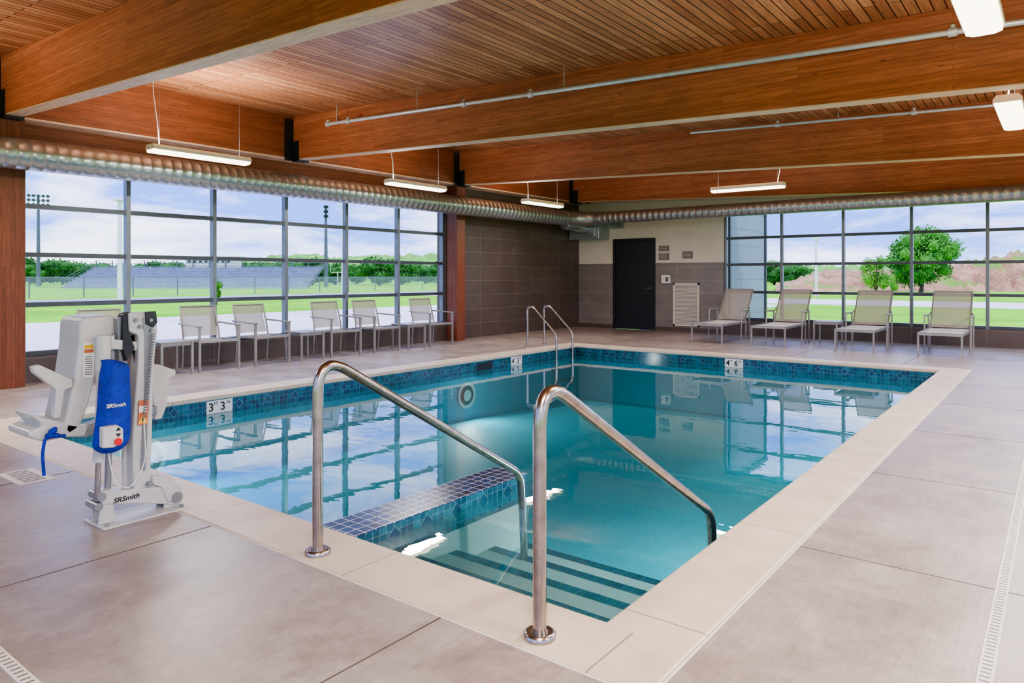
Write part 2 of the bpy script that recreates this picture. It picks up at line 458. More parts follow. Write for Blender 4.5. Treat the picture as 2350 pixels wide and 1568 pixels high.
# ------------------------------------------------------------------ timber structure
BD = .67
BYS = [-.9, 2.93, 6.78, 10.62, 14.75]
for i, y in enumerate(BYS):
    m = MB(); hw = .085
    x0, x1 = -9.44, 2.99
    zl = lambda x: ceil(x)-BD
    m.box(x0, x1, y-hw, y+hw, .012, BD, M_beamx, zf=zl)
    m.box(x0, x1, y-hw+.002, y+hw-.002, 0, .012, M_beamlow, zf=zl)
    o = m.obj('ceiling_beam', loc=None, label='orange-brown stained glulam beam below the plank ceiling', cat='beam', group='glulam roof beams', bevel=.004)
m = MB()
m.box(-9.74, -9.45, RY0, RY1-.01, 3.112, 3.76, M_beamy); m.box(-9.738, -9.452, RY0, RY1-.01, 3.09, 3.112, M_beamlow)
m.obj('wall_beam', label='dark stained glulam beam carried along the window wall', cat='beam')
for y in (2.99, 10.68):
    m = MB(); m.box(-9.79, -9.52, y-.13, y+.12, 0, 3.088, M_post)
    m.obj('timber_column', label='stained glulam column beside the window band', cat='column', group='timber columns', bevel=.004)
for y in BYS[1:]:
    m = MB(); zb = ceil(-9.4)-BD
    m.box(-9.449, -9.435, y-.24, y-.09, zb-.02, zb+.62, M_black)
    m.box(-9.449, -9.30, y-.10, y-.087, zb-.02, zb+.28, M_black)
    m.box(-9.449, -9.30, y+.087, y+.10, zb-.02, zb+.28, M_black)
    m.box(-9.449, -9.30, y-.10, y+.10, zb-.03, zb-.002, M_black)
    for zz in (.08, .2):
        m.tube([(-9.38, y-.115, zb+zz), (-9.38, y-.1, zb+zz)], .014, M_black, 8)
    m.obj('beam_hanger', label='black steel beam hanger at the wall beam', cat='bracket', group='black steel beam hangers')

# conduits
def conduit(y, x0, x1, dz, lab, clamps, hangs, r=.024):
    t = thing('conduit', lab, 'pipe', (x0, y, 0))
    m = MB(); n = 30
    m.tube([(x1*k/n-x0*k/n, 0, ceil(x0+(x1-x0)*k/n)-dz) for k in range(n+1)], r, M_cond, 12); m.obj('pipe', t)
    for x in clamps:
        m = MB(); z = ceil(x)-dz
        m.tube([(x-x0-.03, 0, z), (x-x0+.03, 0, z)], r+.014, M_cond, 12)
        m.tube([(x-x0, 0, z+.02), (x-x0, 0, z+.055)], .02, M_cond, 8); m.obj('clamp', t)
    for x in hangs:
        m = MB(); z = ceil(x)
        m.tube([(x-x0, 0, z), (x-x0, 0, z-dz)], .005, M_cond, 6); m.obj('hanger_rod', t)
conduit(6.50, -8.37, 2.9, .25, 'galvanised conduit slung in front of a roof beam', (-8.34, -7.9, -5.75, -4.75, -.68), (-8.15, -6.55, -4.3))
conduit(10.3, -4.5, 2.9, .10, 'thin galvanised conduit near the planks', (-3.2, -1.5), (-2.4,), .02)

# ducts
du = thing('ventilation_duct', 'galvanised spiral duct turning the room corner under the beams', 'air duct')
m = MB()
def ribbed(pts, R, pitch=.11, amp=.0022):
    P = []; Rr = []
    for i in range(len(pts)-1):
        a = Vector(pts[i]); b = Vector(pts[i+1]); n = max(1, int((b-a).length/pitch))
        for k in range(n):
            for f_, dr in ((0, 0), (.46, 0), (.48, amp), (.52, amp), (.54, 0)):
                P.append(a.lerp(b, (k+f_)/n)); Rr.append(R+dr)
    P.append(Vector(pts[-1])); Rr.append(R); return P, Rr
P, R_ = ribbed([(-9.22, RY0, 2.65), (-9.22, 13.9, 2.65)], .175, .13); m.tube(P, R_, M_galv, 36)
m.obj('duct_run', du)
m = MB(); cx, cy = -8.62, 14.0; P = []; R_ = []
for k in range(0, 13):
    a = math.pi-HP*k/12; P.append((cx+.6*math.cos(a), cy+.6*math.sin(a)-.1, 2.65)); R_.append((.181-.03*k/12)+(.005 if k % 3 == 0 else 0))
m.tube(P, R_, M_galv, 36); m.obj('elbow', du)
m = MB(); P, R_ = ribbed([(-8.62, 14.5, 2.65), (2.95, 14.5, 2.68)], .135, .14); m.tube(P, R_, M_galv, 28); m.obj('duct_run', du)
m = MB(); m.box(-9.78, -8.92, 15.0, 15.49, 2.2, 2.6, M_galv); m.box(-9.70, -9.0, 14.94, 15.0, 2.26, 2.54, M_galv)
m.tube([(-9.25, 14.0, 2.5), (-9.25, 14.98, 2.45)], .12, M_galv, 16)
m.box(-8.92, -8.5, 15.38, 15.49, 2.46, 2.6, M_galv)
m.obj('plenum_box', du, 'galvanised plenum box', bevel=.005)

# light fixtures
def fixture(loc, rot, k_=1.0):
    z = loc[2]; t = thing('pendant_light', 'white linear pendant light with glowing acrylic lens', 'ceiling light', loc, rot, 'linear pendant lights')
    m = MB(); m.prism([(-.10, 0), (.10, 0), (.10, .03), (.075, .06), (-.075, .06), (-.10, .03)], 'y', -.61, .61, M_white)
    m.obj('housing', t, bevel=.003)
    m = MB(); m.prism([(-.092, 0), (.092, 0), (.088, -.024), (.05, -.036), (-.05, -.036), (-.088, -.024)], 'y', -.6, .6, M_lens)
    m.obj('lens', t, 'glowing ribbed acrylic lens')
    lc = [Vector((-math.sin(rot)*s, math.cos(rot)*s, 0)) for s in (-.5, .5)]
    for k, s in enumerate((-.5, .5)):
        zc = ceil(loc[0]+lc[k].x)-z
        m = MB()
        m.tube([(0, s, .055), (.0, s, zc)], .0011, M_galv, 6); m.obj('cable', t)
    m = MB(); zc = ceil(loc[0])-z
    m.tube([(0, -.5, .055), (.015, -.53, zc*.3), (-.02, -.56, zc*.65), (0, -.58, zc)], .0045, M_white, 6); m.obj('power_cord', t)
    for up in (0, 1):  # second pass adds an invented uplight to brighten the ceiling
        l = bpy.data.lights.new('lamp', 'AREA'); l.shape = 'RECTANGLE'; l.size = .17; l.size_y = 1.15
        l.energy = 70*k_ if not up else 50*min(1.2, k_*1.3); l.color = (1, .975, .94)
        lo = bpy.data.objects.new('tube_and_added_uplight', l); COL.objects.link(lo); lo.parent = t
        lo.location = (0, 0, -.045 if not up else .07)
        if up: lo.rotation_euler = (math.pi, 0, 0)
    return t
for y, k in ((4.5, .85), (8.1, .6), (11.6, .6), (.9, 1.5)): fixture((-8.17, y, 2.72), 0, k)
fixture((-4.2, 11.9, 2.76), HP, .6)
for y, k in ((4.3, .9), (7.65, .9), (11.3, .7), (.6, 1.2)): fixture((-.36 if y < 10 else -.27, y, 2.70), 0, k)
for y in (2.6, 7.6, 12.4): fixture((2.0, y, 2.66), 0, 1.6)  # unseen row of pendants added as interior fill light
fixture((1.2, -1.5, 2.66), HP, 1.5)  # unseen pendant behind the camera, also added for fill

# ------------------------------------------------------------------ pool
ZW = -.19
pool = thing('swimming_pool', 'rectangular teal swimming pool with beige coping set in the deck', 'pool', ((PX0+PX1)/2, (PY0+PY1)/2, -.9))
inv = Vector(pool.location)*-1
def pobj(m, name, label=None, bevel=0, kind=None):
    o = m.obj(name, pool, label, kind=kind, bevel=bevel); o.location = inv; return o
m = MB(); ov = .02
def ring(m, x0, x1, y0, y1, X0, X1, Y0, Y1, z0, z1, mat):
    o = [(X0, Y0), (X1, Y0), (X1, Y1), (X0, Y1)]; i = [(x0, y0), (x1, y0), (x1, y1), (x0, y1)]
    vs = [(p[0], p[1], z) for z in (z0, z1) for p in o+i]
    fs = []
    for k in range(4):
        n = (k+1) % 4
        fs += [(8+k, 8+n, 12+n, 12+k), (k, 4+k, 4+n, n), (k, n, 8+n, 8+k), (4+k, 12+k, 12+n, 4+n)]
    m._quads(vs, fs, mat)
ring(m, PX0+ov, PX1-ov, PY0+ov, PY1-ov, OX0, OX1, OY0, OY1, -.045, .004, M_coping)
pobj(m, 'coping', 'beige cast stone coping', bevel=.012)
m = MB(); zf0 = -.78
for f in ([(PX0, PY0, zf0), (PX1, PY0, zf0), (PX1, PY1, zf0-.2), (PX0, PY1, zf0-.2)],
          [(PX0, PY0, zf0), (PX0, PY1, zf0-.2), (PX0, PY1, -.04), (PX0, PY0, -.04)],
          [(PX1, PY1, zf0-.2), (PX1, PY0, zf0), (PX1, PY0, -.04), (PX1, PY1, -.04)],
          [(PX0, PY1, zf0-.2), (PX1, PY1, zf0-.2), (PX1, PY1, -.04), (PX0, PY1, -.04)],
          [(PX1, PY0, zf0), (PX0, PY0, zf0), (PX0, PY0, -.04), (PX1, PY0, -.04)]):
    m.face(f, M_basin)
pobj(m, 'basin', 'teal plaster basin')
m = MB(); e = .006; zt, zb = -.042, -.27
m.box(PX0, PX0+e, PY0, PY1, zb, zt, M_bandL); m.box(PX1-e, PX1, PY0, PY1, zb, zt, M_bandL)
m.box(PX0+e, PX1-e, PY1-e, PY1, zb, zt, M_bandL); m.box(PX0+e, PX1-e, PY0, PY0+e, zb, zt, M_bandL)
def dia(u, fixed, axis, sgn, r=.042, zc=-.118):
    q = [(u-r, zc), (u, zc-r), (u+r, zc), (u, zc+r)]
    for rr, mat, off in ((1.1, M_dline, .0008), (1., M_navy, .0016)):
        vs = [((fixed+sgn*off, zc_u, z) if axis == 'x' else (zc_u, fixed+sgn*off, z)) for zc_u, z in [(u+(a-u)*rr, zc+(b_-zc)*rr) for a, b_ in q]]
        m.face(vs, mat)
y = PY0+.3
while y < PY1: dia(y, PX0+e, 'x', 1); dia(y, PX1-e, 'x', -1); y += .364
x = PX0+.3
while x < PX1-.1: dia(x, PY1-e, 'y', -1); x += .364
pobj(m, 'waterline_tiles', 'teal glazed waterline tiles with navy diamonds')
m = MB(); ms = MB()
SY = [2.6, 2.95, 3.32, 3.70, 4.07]; SZ = [-.27, -.34, -.43, -.52, -.61]; DXR = -3.0
prev = PY0+.006
for y, z in zip(SY, SZ):
    m.box(DXR, PX1-.007, prev, y, -.95, z, M_stepp)
    ms.box(DXR+.002, PX1-.009, y-.068, y+.004, z-.05, z+.003, M_strip)
    prev = y+.0
pobj(m, 'entry_steps', 'pale plaster entry steps', bevel=0)
pobj(ms, 'step_edge_tiles', 'navy tile nosing strips')
m = MB(); dx0, dx1, dy1 = -3.29, -3.0, 4.06; zt = -.115
m.box(dx0, dx1, PY0+.006, dy1, -.30, zt-.002, M_bandL)
m.box(dx0, dx1, PY0+.006, dy1, -.9, -.30, M_stepp)
m.box(dx0-.002, dx1+.002, PY0+.006, dy1+.002, zt-.002, zt+.004, M_bandT)
y = PY0+.25
while y < dy1-.05:
    for rr, mat, off in ((1.06, M_dline, .001), (1., M_navy, .002)):
        r = .05*rr; zc = zt-.07
        m.face([(dx1+off, y-r, zc), (dx1+off, y, zc-r), (dx1+off, y+r, zc), (dx1+off, y, zc+r)], mat)
    y += .26
pobj(m, 'divider_wall', 'low wall beside the steps clad in navy and teal tile')
m = MB(); m.face([(PX0+.006, PY0+.006, ZW), (PX1-.006, PY0+.006, ZW), (PX1-.006, PY1-.006, ZW), (PX0+.006, PY1-.006, ZW)], M_water)
pobj(m, 'water_surface', 'clear teal water with gentle ripples')
def marker(u0, u1, axis, txt):
    m = MB(); zc = -.12
    if axis == 'x':
        X = PX0+.007; m.box(X, X+.004, u0, u1, zc-.068, zc+.068, M_wtile); o = pobj(m, 'depth_marker', 'white depth marker tile with black lettering')
        base = lambda u, z: (X+.005, u, z); rot = (HP, 0, HP)
    else:
        Y = PY1-.007; m.box(u0, u1, Y-.004, Y, zc-.068, zc+.068, M_wtile); o = pobj(m, 'depth_marker', 'white depth marker tile with black lettering')
        base = lambda u, z: (u, Y-.005, z); rot = (HP, 0, 0)
    L = u1-u0
    for s, fu, sz, dz in ((txt[0], .17, .125, -.004), ('FT', .36, .045, .034), (txt[1], .62, .125, -.004), ('IN', .84, .045, .034)):
        text(s, sz, M_black_ink, base(u0+L*fu, zc+dz), rot, o, bold=.0008 if s == '4' else (.002 if sz > .1 else .0006))
marker(4.03, 4.33, 'x', '33'); marker(9.32, 9.62, 'x', '43'); marker(-4.36, -4.06, 'y', '46')
m = MB(); m.box(PX0+.004, PX0+.009, 8.45, 8.83, -.185, -.075, M_black); pobj(m, 'skimmer_opening', 'dark skimmer slot')
def niche(X, yc, zc, sg, en):
    m = MB()
    for r0, r1, t, mat in ((0, .085, .03, M_white), (.085, .15, .012, M_steel), (.15, .2, .02, M_white)):
        n = 28
        for k in range(n):
            a0 = 2*math.pi*k/n; a1 = 2*math.pi*(k+1)/n
            q = [(r0, a0), (r1, a0), (r1, a1), (r0, a1)] if r0 else [(0, 0), (r1, a0), (r1, a1)]
            m.face([(X+t*sg, yc+r*math.cos(a), zc+r*math.sin(a)) for r, a in q], mat)
    pobj(m, 'underwater_light', 'round white underwater light')
    l = bpy.data.lights.new('lamp', 'AREA'); l.shape = 'DISK'; l.size = .17; l.energy = en; l.color = (.85, 1, 1)
    lo = bpy.data.objects.new('bulb_and_added_fill', l); COL.objects.link(lo); lo.parent = pool
    lo.location = Vector((X+.035*sg, yc, zc))+inv; lo.rotation_euler = (0, -HP*sg, 0)
niche(PX0+.008, 8.2, -.53, 1, 20); niche(PX0+.008, 3.4, -.53, 1, 16); niche(PX1-.008, 4.9, -.53, -1, 20); niche(PX1-.008, 8.6, -.53, -1, 14)  # first light is real; the other three are added to brighten the water

def deck_tile(x, y, rot, lab, txt=None):
    t = thing('deck_marker', lab, 'marker tile', (x, y, 0), rot)
    m = MB(); m.box(-.2, .2, -.1, .1, 0, .003, M_caulk)
    for k in range(8):
        m.box(-.17+.043*k, -.15+.043*k, -.06, .06, .003, .0036, M_plate)
    m.obj('tile', t)
deck_tile(-5.25, 1.72, 0, 'pale worn marker tile set in the deck')
def drain(x0, x1, y0, y1, axis):
    m = MB(); m.box(x0, x1, y0, y1, 0, .004, M_caulk)
    if axis == 'y':
        L = min(y1, 9); k = y0
        while k < L: m.box(x0+.008, x1-.008, k, k+.008, .004, .0046, M_plate); k += .03
    else:
        k = x0
        while k < x1: m.box(k, k+.008, y0+.008, y1-.008, .004, .0046, M_plate); k += .03
    m.obj('trench_drain', label='narrow white slotted drain set in the concrete deck', cat='drain', group='slotted deck drains')
drain(-.22, -.175, -2.2, 15.2, 'y'); drain(-9.0, -.24, .83, .875, 'x')

# ------------------------------------------------------------------ handrails & ladder
for x in (-2.72, -1.466):
    t = thing('handrail', 'brushed stainless steel handrail leading down the pool steps', 'handrail', (x, 2.06, 0), 0, 'stair handrails')
    m = MB()
    p = fillet([(0, 0, .004), (0, 0, .93), (0, 1.56, .03), (0, 1.60, -.6)], [.20, .10], 14)
    m.tube(p, .0245, M_steel, 20); m.obj('rail', t)
    m = MB(); m.tube([(0, 0, .004), (0, 0, .022), (0, 0, .028)], [.058, .058, .048], M_steel, 28); m.tube([(0, 0, .028), (0, 0, .036)], .03, M_steel, 20)
    m.obj('escutcheon', t, 'round steel base flange')
t = thing('pool_ladder', 'stainless steel pool ladder with two looped rails at the coping', 'ladder', (-7.79, 10.83, 0))
for y in (-.265, .265):
    m = MB(); m.tube(fillet([(0, y, .004), (0, y, .72), (.14, y, .72), (.64, y, .26), (.64, y, -.75)], [.09, .09, .14], 8), .02, M_steel, 14); m.obj('rail', t)
    m = MB(); m.tube([(0, y, .0), (0, y, .02)], .045, M_steel, 18); m.obj('escutcheon', t)
for z in (-.35, -.6):
    m = MB(); m.box(.58, .68, -.25, .25, z-.012, z+.012, M_steel); m.obj('tread', t)

# ------------------------------------------------------------------ furniture
def armchair(loc, rot):
    t = thing('armchair', 'aluminium armchair with taupe mesh sling beside the window', 'chair', loc, rot, 'sling armchairs along the window')
    m = MB()
    for s in (-1, 1):
        y = .26*s
        m.tube(fillet([(-.27, y, 0), (-.23, y, .42), (-.36, y*.96, .87)], .1), .0135, M_alu, 10)
    m.tube([(-.355, -.25, .86), (-.355, .25, .86)], .0125, M_alu, 10)
    m.tube([(-.235, -.26, .40), (-.235, .26, .40)], .0125, M_alu, 10); m.obj('back_frame', t)
    for s in (-1, 1):
        y = .28*s; m = MB()
        m.beam((.25, y, 0), (.25, y, .6), .03, .03, M_alu); m.obj('leg', t)
        m = MB(); m.beam((-.31, y, .63), (.275, y, .61), .048, .022, M_alu); m.obj('armrest', t, bevel=.006)
        m = MB(); m.beam((-.235, y*.93, .40), (.25, y*.93, .41), .025, .03, M_alu); m.obj('seat_rail', t)
    m = MB(); m.beam((.25, -.28, .405), (.25, .28, .405), .025, .03, M_alu); m.obj('front_bar', t)
    m = MB(); n = 8
    for i in range(n):
        a, b_ = i/n, (i+1)/n
        f_ = lambda q: (-.225+.47*q, .415-.03*math.sin(math.pi*q))
        (x0, z0), (x1, z1) = f_(a), f_(b_)
        m.face([(x0, -.24, z0), (x1, -.24, z1), (x1, .24, z1), (x0, .24, z0)], M_slingb, True)
    m.obj('seat', t)
    m = MB()
    for i in range(n):
        a, b_ = i/n, (i+1)/n
        f_ = lambda q: (-.24-.115*q-.03*math.sin(math.pi*q), .45+.41*q)
        (x0, z0), (x1, z1) = f_(a), f_(b_)
        m.face([(x0, -.245, z0), (x0, .245, z0), (x1, .24, z1), (x1, -.24, z1)], M_slingb, True)
    m.obj('backrest', t)
    return t
ch = armchair((-9.33, 3.98, 0), 0)
for y, r in ((5.27, -.03), (6.08, .02), (7.44, -.05), (8.3, .0), (9.65, -.06)): dup(ch, (-9.33, y, 0), r)
def side_table(loc):
    t = thing('side_table', 'low square aluminium side table between seats', 'table', loc, 0, 'small side tables')
    m = MB(); m.box(-.22, .22, -.22, .22, .425, .445, M_alu); m.obj('table_top', t, bevel=.004)
    m = MB()
    for s in (-1, 1):
        m.box(-.2, .2, .19*s-.01, .19*s+.01, .385, .425, M_alu); m.box(.19*s-.01, .19*s+.01, -.18, .18, .385, .425, M_alu)
    m.obj('apron', t)
    for a in (-1, 1):
        for b_ in (-1, 1):
            m = MB(); m.box(.2*a-.014, .2*a+.014, .2*b_-.014, .2*b_+.014, 0, .425, M_alu); m.obj('leg', t)
    return t
st = side_table((-9.25, 4.66, 0))
for l in ((-9.25, 6.76, 0), (-9.25, 8.97, 0), (-3.52, 14.35, 0)): dup(st, l, 0)

def chaise(loc):
    t = thing('chaise_lounge', 'aluminium chaise lounge with mesh sling, seat lightened for reflected light, and raised back', 'lounge chair', loc, 0, 'chaise lounges by the window')
    for s in (-1, 1):
        x = .3*s
        m = MB(); m.beam((x, -.92, .36), (x, .42, .36), .028, .04, M_alu); m.obj('side_rail', t)
        m = MB(); m.beam((x, -.9, 0), (x, -.9, .34), .028, .028, M_alu); m.obj('leg', t)
        m = MB(); m.beam((x, .38, 0), (x, .38, .34), .028, .028, M_alu); m.obj('leg', t)
        m = MB(); m.tube([(x*.97, .35, .37), (x*.97, .84, 1.01)], .014, M_alu, 10); m.obj('back_stile', t)
        xx = x+.035*s
        m = MB(); m.tube(fillet([(xx, .0, 0), (xx, .04, .61), (xx, .50, .60)], .06), .014, M_alu, 10); m.tube([(xx, .50, .60), (xx-.03*s, .56, .65)], .012, M_alu, 8)
        m.beam((xx, .05, .617), (xx, .5, .607), .05, .02, M_alu); m.obj('armrest', t)
        m = MB(); m.beam((xx, .48, .6), (xx, .5, .0), .026, .026, M_alu); m.obj('rear_leg', t)
    m = MB(); m.beam((-.3, -.92, .36), (.3, -.92, .36), .028, .04, M_alu); m.obj('foot_bar', t)
    m = MB(); m.tube([(-.29, .84, 1.01), (.29, .84, 1.01)], .014, M_alu, 10); m.obj('head_bar', t)
    m = MB(); m.beam((-.3, .4, .35), (.3, .4, .35), .028, .03, M_alu); m.obj('cross_bar', t)
    n = 8
    def sling(fn, mat, nm, w0=.28):
        m = MB()
        for i in range(n):
            (a0, c0), (a1, c1) = fn(i/n), fn((i+1)/n)
            m.face([(-w0, a0, c0), (w0, a0, c0), (w0, a1, c1), (-w0, a1, c1)], mat, True)
        m.obj(nm, t)
    sling(lambda q: (-.91+1.25*q, .385-.02*math.sin(math.pi*q)), M_slings, 'seat_sling', .285)
    sling(lambda q: (.36+.475*q+.02*math.sin(math.pi*q), .40+.60*q), M_slingb, 'back_sling', .275)
    return t
cl = chaise((-5.40, 14.0, 0))
for x in (-4.24, -2.8, -1.55): dup(cl, (x, 14.0, 0), 0)

# ------------------------------------------------------------------ back wall items
m = MB(); x0, x1, z0, z1 = -7.2, -6.56, .14, 1.13; Y = RY1
gr = thing('wall_grille', 'cream slatted return air grille on the tiled wall', 'vent', ((x0+x1)/2, Y, 0))
def W(mm, nm, par, lab=None, bev=0):
    o = mm.obj(nm, par, lab, bevel=bev); o.location = Vector(par.location)*-1; return o
for a in ((x0, x0+.04, z0, z1), (x1-.04, x1, z0, z1), (x0, x1, z0, z0+.04), (x0, x1, z1-.04, z1)): m.box(a[0], a[1], Y-.03, Y-.0, a[2], a[3], M_cream)
W(m, 'grille_frame', gr)
m = MB(); z = z0+.05
while z < z1-.05: m.box(x0+.04, x1-.04, Y-.022, Y-.010, z, z+.02, M_cream); z += .031
m.box(x0+.04, x1-.04, Y-.010, Y-.001, z0+.04, z1-.04, M_plate); W(m, 'slats', gr)
def plaque(xc, zc, w_, h_, n):
    t = thing('wall_plaque', 'small dark grey notice plaque on the cream wall', 'sign', (xc, RY1, zc), 0, 'notice plaques')
    m = MB(); m.box(-w_/2, w_/2, -.012, .005, -h_/2, h_/2, M_plate)
    for k in range(n): m.box(-w_*.4, w_*(.4-.07*(k % 2)), -.0132, -.012, h_*(.3-.6*k/(n-1))-.004, h_*(.3-.6*k/(n-1))+.004, M_cream)
    m.obj('panel', t)
plaque(-7.44, 1.94, .25, .13, 3); plaque(-7.44, 1.75, .25, .15, 4); plaque(-6.85, 1.78, .24, .16, 4)
t = thing('wall_telephone', 'white emergency telephone box on the tiled wall', 'telephone', (-7.37, RY1, 1.22))
m = MB(); m.box(-.11, .11, -.08, -.0, -.1, .1, M_white); m.obj('housing', t, bevel=.015)
m = MB(); m.tube(fillet([(-.06, -.1, .07), (-.06, -.12, .0), (-.06, -.1, -.07)], .03), .017, M_white, 10); m.obj('handset', t, bevel=0)
m = MB(); m.box(.0, .08, -.083, -.08, -.06, .05, M_plate); m.obj('keypad', t)

# ------------------------------------------------------------------ pool lift
M_lift = simple('lift_off_white', '#bfbeba', '#b0afab', rough=.36)
M_liftg = simple('lift_grey', '#8f9092', '#7f8082', rough=.35, metal=.4)
M_blue = simple('royal_blue_fabric', '#0a2fa8', '#072480', rough=.75, scale=22, bmp=.7)
M_seat = simple('moulded_seat_plastic', '#c8c5be', '#bbb8b1', rough=.3)
M_red = simple('red_button', '#d8202a', rough=.3)
M_yel = simple('warning_yellow', '#f0c020', rough=.5)
M_or = simple('warning_orange', '#c86a48', rough=.5)
LX, LY = -3.94, 1.83
def S(px, py, dx=0):
    c = (px-1175)/F; d = (LX+dx)/(-SN+CS*c)
    return (d*(CS+SN*c)-LY, CH-(py-635)*d/F)
lift = thing('pool_lift', 'off-white pool access lift with folded seat and blue cover', 'pool lift', (LX, LY, 0))
def prof(pts, dx0, dx1, mat, nm, par=lift, lab=None, bev=.008, ref=None, segs=3):
    r = dx1 if ref is None else ref
    m = MB(); m.prism([S(a, b, r) for a, b in pts], 'x', dx0, dx1, mat); return m.obj(nm, par, lab, bevel=bev, segs=segs)
m = MB(); m.box(-.12, .12, -.24, .21, .0, .012, M_lift)
for a in (-.09, .09):
    for b_ in (-.21, .18): m.tube([(a, b_, .012), (a, b_, .022)], .012, M_liftg, 8)
m.obj('base_plate', lift, 'white steel base plate', bevel=.003)
for dx in (-.05, .035):
    m = MB(); m.prism([(-.235, .012), (-.15, .012), (-.16, .09), (-.19, .13), (-.225, .11)], 'x', dx, dx+.015, M_lift); m.obj('clevis_plate', lift, bevel=.003)
    m = MB(); m.prism([(.10, .012), (.20, .012), (.195, .10), (.16, .14), (.12, .12)], 'x', dx, dx+.015, M_lift); m.obj('clevis_plate', lift, bevel=.003)
mast = prof([(296, 718), (360, 716), (362, 760), (356, 820), (352, 900), (350, 1000), (346, 1080), (356, 1098), (398, 1104), (404, 1120), (345, 1128), (306, 1125), (304, 1000), (312, 900), (318, 820), (318, 770), (298, 762)], -.045, .045, M_lift, 'mast', bev=.01)
prof([(300, 770), (312, 770), (308, 900), (300, 1000), (300, 1120), (318, 1125), (316, 1000), (322, 900), (326, 770)], -.02, .0, M_liftg, 'rib', mast)
prof([(326, 730), (350, 730), (350, 760), (344, 900), (338, 1000), (334, 1080), (322, 1080), (326, 1000), (332, 900), (332, 770)], .045, .049, M_liftg, 'mast_groove', mast, 'recessed grey channel', bev=.001)
prof([(284, 722), (300, 716), (300, 770), (310, 800), (290, 830), (282, 800)], -.04, .03, M_black, 'head_bracket', lift, 'black steel head bracket', bev=.004)
prof([(334, 716), (358, 714), (362, 740), (352, 752), (336, 744)], .046, .058, M_black, 'head_cap', lift, 'black cap plate', bev=.003)
for px, py in ((312, 735), (345, 735), (348, 758), (322, 750)):
    a, b_ = S(px, py, .055); m = MB(); m.tube([(.045, a, b_), (.066, a, b_)], .010, M_liftg, 10); m.obj('bolt', lift)
for px, py, r in ((235, 1142, .022), (408, 1142, .03), (228, 1165, .02), (345, 1112, .014)):
    a, b_ = S(px, py, .07); m = MB(); m.tube([(-.05, a, b_), (.066, a, b_)], r, M_liftg, 16); m.obj('pivot_bolt', lift)
arm = prof([(232, 1128), (345, 1120), (415, 1112), (424, 1142), (410, 1160), (330, 1156), (236, 1160), (226, 1146)], -.045, .055, M_lift, 'lower_arm', bev=.008)
a, b_ = S(290, 1144, .056); text('SRSmith', .036, M_black_ink, (.057, a, b_), (HP, 0, HP), arm, bold=.0006, sx=1.1, shear=.25)
prof([(350, 1092), (395, 1098), (412, 1118), (414, 1150), (385, 1152), (372, 1120), (350, 1112)], -.03, .062, M_lift, 'pivot_block', bev=.006)
def tb(nm, px0, py0, px1, py1, dx, r, mat):
    m = MB(); a = S(px0, py0, dx); b_ = S(px1, py1, dx); m.tube([(dx, a[0], a[1]), (dx, b_[0], b_[1])], r, mat, 16); m.obj(nm, lift)
tb('actuator_motor', 238, 770, 236, 850, .03, .036, M_seat); tb('actuator_tube', 236, 850, 226, 1060, .03, .026, M_lift); tb('actuator_rod', 226, 1060, 222, 1150, .03, .013, M_steel)
tb('support_tube', 258, 780, 246, 1150, -.02, .016, M_liftg)
prof([(222, 775), (320, 785), (318, 805), (222, 800)], -.02, .025, M_lift, 'upper_link', bev=.004)
prof([(270, 730), (286, 724), (284, 850), (274, 850)], -.05, .0, M_liftg, 'upright_bar', bev=.005)
tb('support_tube', 284, 790, 288, 1120, -.035, .016, M_lift)
seat = thing('seat', None, None); seat.parent = lift; seat.location = (0, 0, 0)
prof([(184, 728), (258, 722), (268, 745), (258, 770), (226, 780), (214, 860), (196, 930), (176, 985), (150, 1002), (136, 988), (150, 930), (166, 860), (176, 790), (178, 745)], -.34, -.06, M_seat, 'seat_back', seat, 'moulded plastic seat back', bev=.02, ref=-.1)
prof([(68, 952), (146, 968), (196, 975), (188, 1000), (140, 1002), (96, 1012), (60, 1004), (56, 990), (92, 976)], -.34, -.06, M_seat, 'seat_pan', seat, bev=.012, ref=-.1)
prof([(74, 842), (92, 838), (168, 872), (168, 890), (150, 896), (140, 960), (124, 962), (130, 896), (78, 856)], -.1, -.05, M_seat, 'armrest', seat, bev=.008, ref=-.05)
prof([(340, 846), (362, 836), (404, 850), (404, 862), (390, 870), (384, 930), (372, 962), (356, 964), (350, 900)], -.42, -.36, M_seat, 'armrest', seat, bev=.008, ref=-.36)
prof([(150, 1000), (188, 1002), (300, 960), (352, 950), (352, 930), (300, 938), (200, 972)], -.40, -.30, M_liftg, 'seat_support', seat, bev=.006, ref=-.35)
m = MB(); q = [S(a, b, -.055) for a, b in [(190, 784), (219, 784), (214, 868), (190, 868)]]
m.prism(q, 'x', -.058, -.054, M_white)
for k in range(9):
    a, z = S(195, 820+k*5, -.053); b_, _ = S(212, 820+k*5, -.053); m.box(-.054, -.0532, a, b_, z-.002, z+.002, M_plate)
for (px, py, mt) in ((204, 796, M_yel), (204, 806, M_or)):
    a, z = S(px, py, -.053); m.box(-.054, -.0531, a-.022, a+.022, z-.009, z+.009, mt)
m.obj('instruction_label', seat, 'white printed instruction label')
m = MB()
segs = [(828, 236, 262), (838, 240, 296), (850, 236, 300), (880, 231, 300), (920, 230, 302), (960, 226, 303), (1000, 220, 303), (1024, 216, 300), (1036, 220, 292), (1042, 236, 270)]
rings = []; nn = 24
for py, xa, xb in segs:
    (ya, z), (yb, _) = S(xa, py, .12), S(xb, py, .12); yc = (ya+yb)/2; hw = (yb-ya)/2
    rings.append([(.1+.07*max(.35, min(1, hw/.07))*math.sin(2*math.pi*k/nn)*(1+.07*math.sin(k*2.3+py)), yc+hw*math.cos(2*math.pi*k/nn), z) for k in range(nn)])
vs = [v for r in rings for v in r]; fs = []
